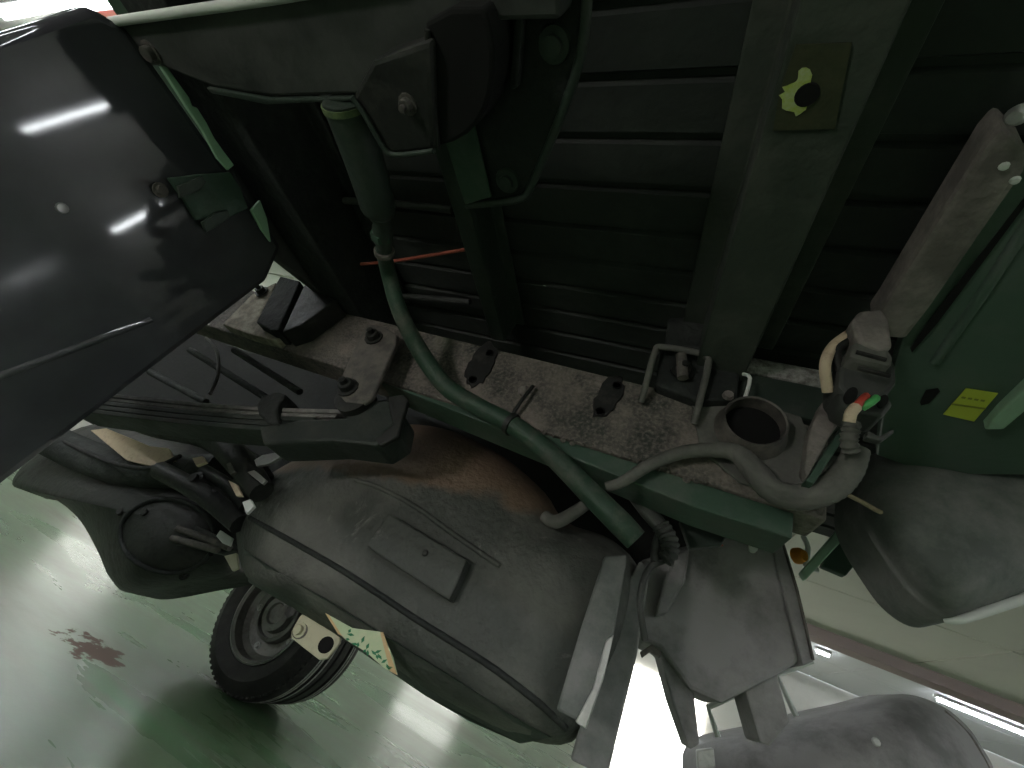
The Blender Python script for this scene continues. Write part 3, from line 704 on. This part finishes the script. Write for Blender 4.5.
# lower cable with a ribbed tail under the rail
tl = empty('ribbed_cable', p(660, 530, y=.68), truck); tl['label'] = 'ribbed cable tail hanging under the rail'
tube('cable', [p(632, 492, y=.69), p(648, 512, y=.69), p(664, 530, y=.69)], [.012, .013, .012], M['plastic'], tl, 12, 4)
tube('cable_boot', [p(660, 525, y=.69), p(668, 538, y=.69), p(670, 552, y=.69), p(664, 560, y=.69)], [.014, .014, .013, .011], M['plastic'], tl, 12, 6, .1)
tube('drain_wire', [p(664, 560, y=.7), p(648, 570, y=.7), p(640, 600, y=.7), p(645, 640, y=.72)], .005, M['plastic'], tl, 8, 5)
tube('vent_pipe', [p(655, 562, y=.7), p(656, 545, y=.7), p(662, 530, y=.7)], .007, M['plastic'], tl, 8, 4)

# connector block with wires
cb = empty('connector_block', p(868, 370, y=.46), truck); cb['label'] = 'dusty plastic connector block with bare coloured wires'
YK = .455
prism('connector_shell', [p(x, y, y=YK) for x, y in ((838, 372), (846, 352), (860, 346), (884, 350), (897, 364), (898, 382), (886, 398), (868, 402), (848, 398), (838, 386))], (0, .05, 0), M['plastic'], cb, .006)
prism('connector_cap', [p(x, y, y=YK - .02) for x, y in ((848, 356), (852, 342), (870, 336), (888, 346), (896, 358), (892, 366), (870, 362))], (0, .05, 0), M['conduit'], cb, .007)
prism('latch', [p(x, y, y=YK - .024) for x, y in ((852, 320), (860, 310), (882, 308), (890, 320), (894, 346), (880, 350), (860, 342))], (0, .035, 0), M['dustbar'], cb, .005)
for (ax0, ay0), (bx0, by0) in (((856, 352), (886, 360)), ((858, 368), (890, 376))):
    tube('shell_rib', [p(ax0, ay0, y=YK - .021), p(bx0, by0, y=YK - .021)], .003, M['rubber'], cb, 6, 1)
oval(850, 396, 9, 6, YK - .001, .002, M['black'], 'socket', cb)
oval(882, 402, 7, 5, YK - .001, .002, M['black'], 'socket', cb)
prism('lower_shell', [p(x, y, y=YK + .005) for x, y in ((838, 390), (848, 396), (868, 400), (888, 396), (894, 404), (884, 416), (862, 414), (842, 404))], (0, .04, 0), M['plastic'], cb, .004)
tube('red_wire', [p(866, 396, y=YK - .01), p(860, 402, y=YK - .02), p(855, 409, y=YK - .02)], .0042, M['red'], cb, 8, 3)
tube('taped_wire', [p(856, 407, y=YK - .02), p(851, 413, y=YK - .02), p(849, 422, y=YK - .015)], .0058, M['tape'], cb, 8, 3)
tube('green_wire', [p(876, 398, y=YK - .01), p(870, 403, y=YK - .02), p(862, 408, y=YK - .015)], .0042, M['gwire'], cb, 8, 3)
tube('cable_loop', [p(828, 392, y=YK + .02), p(825, 366, y=YK), p(832, 348, y=YK), p(846, 336, y=YK), p(858, 330, y=YK)], .0065, M['tape'], cb, 10, 5)
tube('cable_loop', [p(840, 370, y=YK + .01), p(836, 352, y=YK), p(848, 342, y=YK), p(862, 336, y=YK)], .006, M['rubber'], cb, 10, 5)
prism('hook_tab', [p(x, y, y=YK + .01) for x, y in ((868, 430), (880, 436), (894, 428), (895, 432), (882, 441), (866, 437))], (0, .01, 0), M['plastic'], cb, .002)
# lower stay of the connector: dusty board with green edge
part(prism('connector_stay', [p(x, y, y=.52) for x, y in ((822, 402), (848, 388), (852, 404), (828, 440), (808, 478), (804, 470), (810, 430))], (0, .02, 0), M['dustbar'], truck, .003), 'dusty stay under the connector block')
part(prism('stay_edge', [p(x, y, y=.518) for x, y in ((806, 480), (842, 426), (850, 430), (814, 484))], (0, .02, 0), M['green'], truck, .002), 'green edge of the connector stay')

# right side: dusty bar, green panel, sticker
rb_ = empty('rear_sill', Vw(.35, .4, .54), truck); rb_['label'] = 'green rear sill panel edged by a dust-caked bar'
prism('dust_bar', [p(x, y, z=.53) for x, y in ((1003, 126), (1026, 150), (1026, 172), (978, 240), (931, 308), (906, 340), (884, 338), (870, 326), (881, 311), (940, 217), (985, 146))], (0, 0, .05), M['dustbar'], rb_, .006)
prism('sill_panel', [p(x, y, z=.545) for x, y in ((1026, 160), (1180, 60), (1180, 470), (1040, 475), (930, 475), (876, 455), (884, 400), (905, 330))], (0, 0, .03), M['sill'], rb_, .003)
prism('sill_groove', [p(x, y, z=.5425) for x, y in ((1030, 190), (1034, 193), (938, 322), (912, 352), (910, 348), (932, 316))], (0, 0, -.001), M['black'], rb_)
tube('sill_ridge', [p(1040, 205, z=.545), p(985, 290, z=.545), p(935, 362, z=.545)], .006, M['sill'], rb_, 8, 2)
prism('sill_slot', [p(x, y, z=.5435) for x, y in ((920, 402), (926, 390), (938, 388), (940, 391), (929, 403), (921, 405))], (0, 0, -.001), M['black'], rb_)
sk = part(prism('yellow_sticker', [p(x, y, z=.5435) for x, y in ((943, 414), (966, 388), (998, 393), (974, 421))], (0, 0, -.001), M['yellow'], rb_), 'bright yellow sticker')
prism('sticker_line', [p(x, y, z=.5422) for x, y in ((952, 403), (986, 408), (985, 409.5), (951, 404.5))], (0, 0, -.0005), M['ink'], rb_)
for i in range(4):
    x, y = 962 + i * 6.4, 396.5 + i * 1.0
    prism('sticker_line', [p(a, b, z=.5422) for a, b in ((x, y), (x + 4, y + .6), (x + 3, y + 2.2), (x - 1, y + 1.5))], (0, 0, -.0005), M['ink'], rb_)
prism('pale_edge', [p(x, y, z=.53) for x, y in ((984, 430), (1000, 412), (1030, 384), (1060, 360), (1060, 385), (1030, 408), (1004, 430))], (0, 0, .03), M['lgreen'], rb_, .003)
for x, y, m_ in ((1008, 166, 'white'), (1019, 180, 'white')):
    lathe('corner_highlight', [(0, 0), (.004, 0), (.003, .003), (0, .004)], p(x - 4, y, z=.53), (0, 0, -1), M['white'], rb_, 10)  # white dots painting small highlights at the bar's corners
lathe('sill_knob', [(0, 0), (.007, 0), (.008, .008), (.005, .013), (0, .014)], p(1022, 112, z=.52), (-.6, 0, -1), M['rimlip'], rb_, 16)

# dark rounded cover at the right and its pale edge
PC = Pillow([(857, 500), (866, 458), (900, 434), (960, 430), (1030, 428), (1110, 430), (1120, 540), (1070, 580), (1024, 598), (985, 612), (950, 619), (916, 600), (888, 566), (864, 528)], .88, .12, 3.0, (985, 520), .1)
pc_ = empty('rear_cover', p(960, 520, y=.85), truck); pc_['label'] = 'rounded dark cover with a pale lower edge'
PC.build('cover_shell', M['cover'], pc_)
tube('cover_edge', [p(944, 621, y=.84), p(960, 620, y=.83), p(990, 610, y=.83), p(1030, 596, y=.83), p(1080, 574, y=.83)], [.003, .006, .007, .007, .007], M['white'], pc_, 10, 4)
tube('rusty_lip', [p(846, 494, y=.80), p(862, 502, y=.80), p(880, 512, y=.80), p(896, 516, y=.80)], .004, M['tape'], pc_, 8, 4)

# black box and struts in the lower middle
bx = empty('mudguard_box', p(720, 610, y=1.05), truck); bx['label'] = 'black box tinted pale as if in haze, with a folded edge strip'
YX = 1.02
prism('box_body', [p(x, y, y=YX) for x, y in ((640, 560), (682, 546), (721, 538), (770, 532), (800, 662), (777, 676), (722, 704), (690, 690), (660, 648), (640, 640))], (0, .16, 0), M['hazepale'], bx, .008)
prism('edge_strip', [p(x, y, y=YX - .01) for x, y in ((770, 532), (779, 530), (797, 590), (815, 661), (803, 666), (786, 600))], (0, .18, 0), M['hazepale'], bx, .004)
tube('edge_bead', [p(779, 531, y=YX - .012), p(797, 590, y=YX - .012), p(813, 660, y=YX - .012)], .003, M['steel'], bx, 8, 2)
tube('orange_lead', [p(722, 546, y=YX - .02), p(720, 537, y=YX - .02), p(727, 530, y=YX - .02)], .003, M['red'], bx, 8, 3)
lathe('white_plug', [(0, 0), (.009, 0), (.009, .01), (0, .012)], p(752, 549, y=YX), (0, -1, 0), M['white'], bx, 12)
prism('front_shoulder', [p(x, y, y=YX - .03) for x, y in ((676, 552), (690, 548), (686, 580), (668, 612), (656, 616), (664, 580))], (0, .06, 0), M['hazepale'], bx, .006)
prism('leg', [p(x, y, y=YX + .02) for x, y in ((656, 640), (690, 660), (700, 744), (690, 750), (672, 700))], (0, .1, 0), M['hazepale'], bx, .004)
prism('leg', [p(x, y, y=YX + .02) for x, y in ((742, 680), (776, 668), (790, 722), (770, 746), (760, 742))], (0, .1, 0), M['hazepale'], bx, .004)
for a, b, c in (((742, 692), (708, 707), (718, 737)), ((812, 661), (777, 675), (796, 716))):
    tube('white_frame', [p(*a, y=YX + .16), p(*b, y=YX + .16), p(*c, y=YX + .16)], .006, M['white'], bx, 8, 1)
# diagonal post with pale flap edge
dp = empty('flap_post', p(610, 690, y=.95), truck); dp['label'] = 'diagonal black post with a pale flap edge'
prism('post', [p(x, y, y=.80) for x, y in ((612, 610), (640, 560), (650, 570), (637, 655), (607, 778), (570, 760), (590, 690))], (0, .05, 0), M['cover'], dp, .004)
prism('flap_edge', [p(x, y, y=.705) for x, y in ((606, 640), (614, 634), (604, 678), (586, 730), (575, 722), (592, 690))], (0, .01, 0), M['rimlip'], dp, .002)
prism('flap', [p(x, y, y=.712) for x, y in ((604, 556), (628, 554), (613, 640), (582, 724), (556, 710), (580, 630))], (0, .012, 0), M['cover'], dp, .004)
prism('flap_tie', [p(x, y, y=.94) for x, y in ((640, 652), (652, 644), (662, 652), (660, 658), (650, 652), (642, 658))], (0, .01, 0), M['steel'], dp, .002)
# upper green bracket behind the rail and bits
part(prism('hanger_plate', [p(x, y, y=.78) for x, y in ((690, 495), (742, 503), (738, 520), (722, 545), (690, 548), (680, 520))], (0, .02, 0), M['dgreen'], truck, .003), 'green hanger plate below the rail')
part(prism('flange_tip', [p(x, y, y=.63) for x, y in ((762, 503), (800, 500), (794, 514), (786, 517))], (0, .02, 0), M['green'], truck, .002), 'green folded flange tip')
# amber lamp and pale green stay
al = empty('marker_lamp', p(797, 556, y=1.1), truck); al['label'] = 'small amber marker lamp with a white bracket'
lathe('amber_lens', [(0, 0), (.018, 0), (.018, .012), (.012, .022), (0, .026)], p(796, 556, y=1.1), (.6, -1, 0), M['orange'], al, 18)
tube('lamp_bracket', [p(803, 536, y=1.09), p(808, 548, y=1.09), p(806, 566, y=1.09), p(818, 570, y=1.09)], .006, M['white'], al, 8, 3)
part(prism('pale_stay', [p(x, y, y=1.05) for x, y in ((801, 572), (806, 580), (854, 528), (854, 514), (848, 518))], (0, .02, 0), M['lgreen'], truck, .003), 'pale green flat stay')
part(prism('stay_plate', [p(x, y, y=1.07) for x, y in ((830, 548), (854, 524), (858, 562), (846, 576), (822, 566))], (0, .02, 0), M['green'], truck, .003), 'green plate behind the stay')

# rounded mudguard at the bottom right
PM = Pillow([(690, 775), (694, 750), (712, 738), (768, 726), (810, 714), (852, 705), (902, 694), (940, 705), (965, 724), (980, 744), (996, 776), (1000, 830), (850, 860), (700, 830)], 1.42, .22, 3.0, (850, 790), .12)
pm_ = empty('mudguard', p(850, 760, y=1.4), truck); pm_['label'] = 'rounded black mudguard tinted pale as if in haze'
PM.build('guard_shell', M['hazepale'], pm_)
tube('guard_edge', [p(944, 712, y=1.36), p(968, 735, y=1.36), p(984, 762, y=1.36), p(990, 776, y=1.36)], .006, M['steel'], pm_, 8, 3)
prism('guard_tab', [p(x, y, y=1.2) for x, y in ((697, 750), (714, 748), (716, 768), (698, 770))], (0, .02, 0), M['rimlip'], pm_, .003)
lathe('guard_rivet', [(0, 0), (.008, 0), (.006, .004), (0, .005)], p(876, 742, y=1.2), (0, -1, 0), M['rimlip'], pm_, 10)

# ------------------------------------------------------------------ wheel on the floor
YW = 2.05; c = p(272, 612, y=YW); R_ = c.z
wh = tag(empty('wheel', (c.x, c.y + .1, 0)), 'black rubber tyre on a dished grey steel rim standing on the green floor', 'wheel')
Wd = .225
prof = [(R_ * .60, .012), (R_ * .64, 0), (R_ * .80, -.012), (R_ * .93, .004), (R_ * .985, .022), (R_, .04), (R_, .066), (R_ * .975, .068), (R_ * .975, .076), (R_, .078), (R_, .105), (R_ * .975, .107), (R_ * .975, .115), (R_, .117), (R_, .146), (R_ * .975, .148), (R_ * .975, .156), (R_, .158), (R_, .185), (R_ * .985, .2), (R_ * .93, .218), (R_ * .64, .222), (R_ * .6, .21)]
axw = Vector((0.1, 1, 0))
prof = [(a, h * 1.6) for a, h in prof]
lathe('tyre', prof, c, axw, M['tyre'], wh, 64, closed=True)
def tband(h0, h1, mat):
    h0, h1 = h0 * 1.6, h1 * 1.6
    lathe('tread_rib', [(R_ - .002, h0), (R_ + .0015, h0), (R_ + .0015, h1), (R_ - .002, h1)], c, axw, mat, wh, 64, closed=True)
for h0, h1 in ((.044, .05), (.055, .062), (.08, .086), (.161, .166), (.172, .178)): tband(h0, h1, M['tread'])
for i in range(72):
    a = 2 * math.pi * i / 72
    u = axw.orthogonal().normalized(); s_ = axw.normalized().cross(u)
    d_ = u * math.cos(a) + s_ * math.sin(a); t_ = axw.normalized().cross(d_); n_ = axw.normalized()
    b0 = Vector(c) + d_ * (R_ * .93) + n_ * .017
    if i == 0: blocks = []
    q = [b0 - t_ * .007, b0 + t_ * .007, b0 + t_ * .007 + d_ * (R_ * .043), b0 - t_ * .007 + d_ * (R_ * .043)]
    prism('tread_block', q, n_ * .02, M['tyre'], wh)
rl = lathe('rim', [(R_ * .6, .006), (R_ * .62, -.004), (R_ * .6, -.006), (R_ * .57, .004), (R_ * .56, .05), (R_ * .5, .07), (R_ * .36, .075), (R_ * .34, .045), (R_ * .3, .04), (R_ * .29, .06), (R_ * .24, .06), (R_ * .22, .03), (R_ * .14, .025), (R_ * .12, .035), (0, .035)], c, axw, M['rim'], wh, 48)
lathe('rim_lip', [(R_ * .585, .0), (R_ * .605, -.008), (R_ * .625, -.003), (R_ * .605, .006)], c, axw, M['rimlip'], wh, 48, closed=True)
for i in range(5):
    a = 2 * math.pi * i / 5
    d_ = u * math.cos(a) + s_ * math.sin(a)
    bolt(Vector(c) + d_ * R_ * .44 + n_ * .072, -axw, .011, M['rimlip'], wh, False, 'wheel_nut')
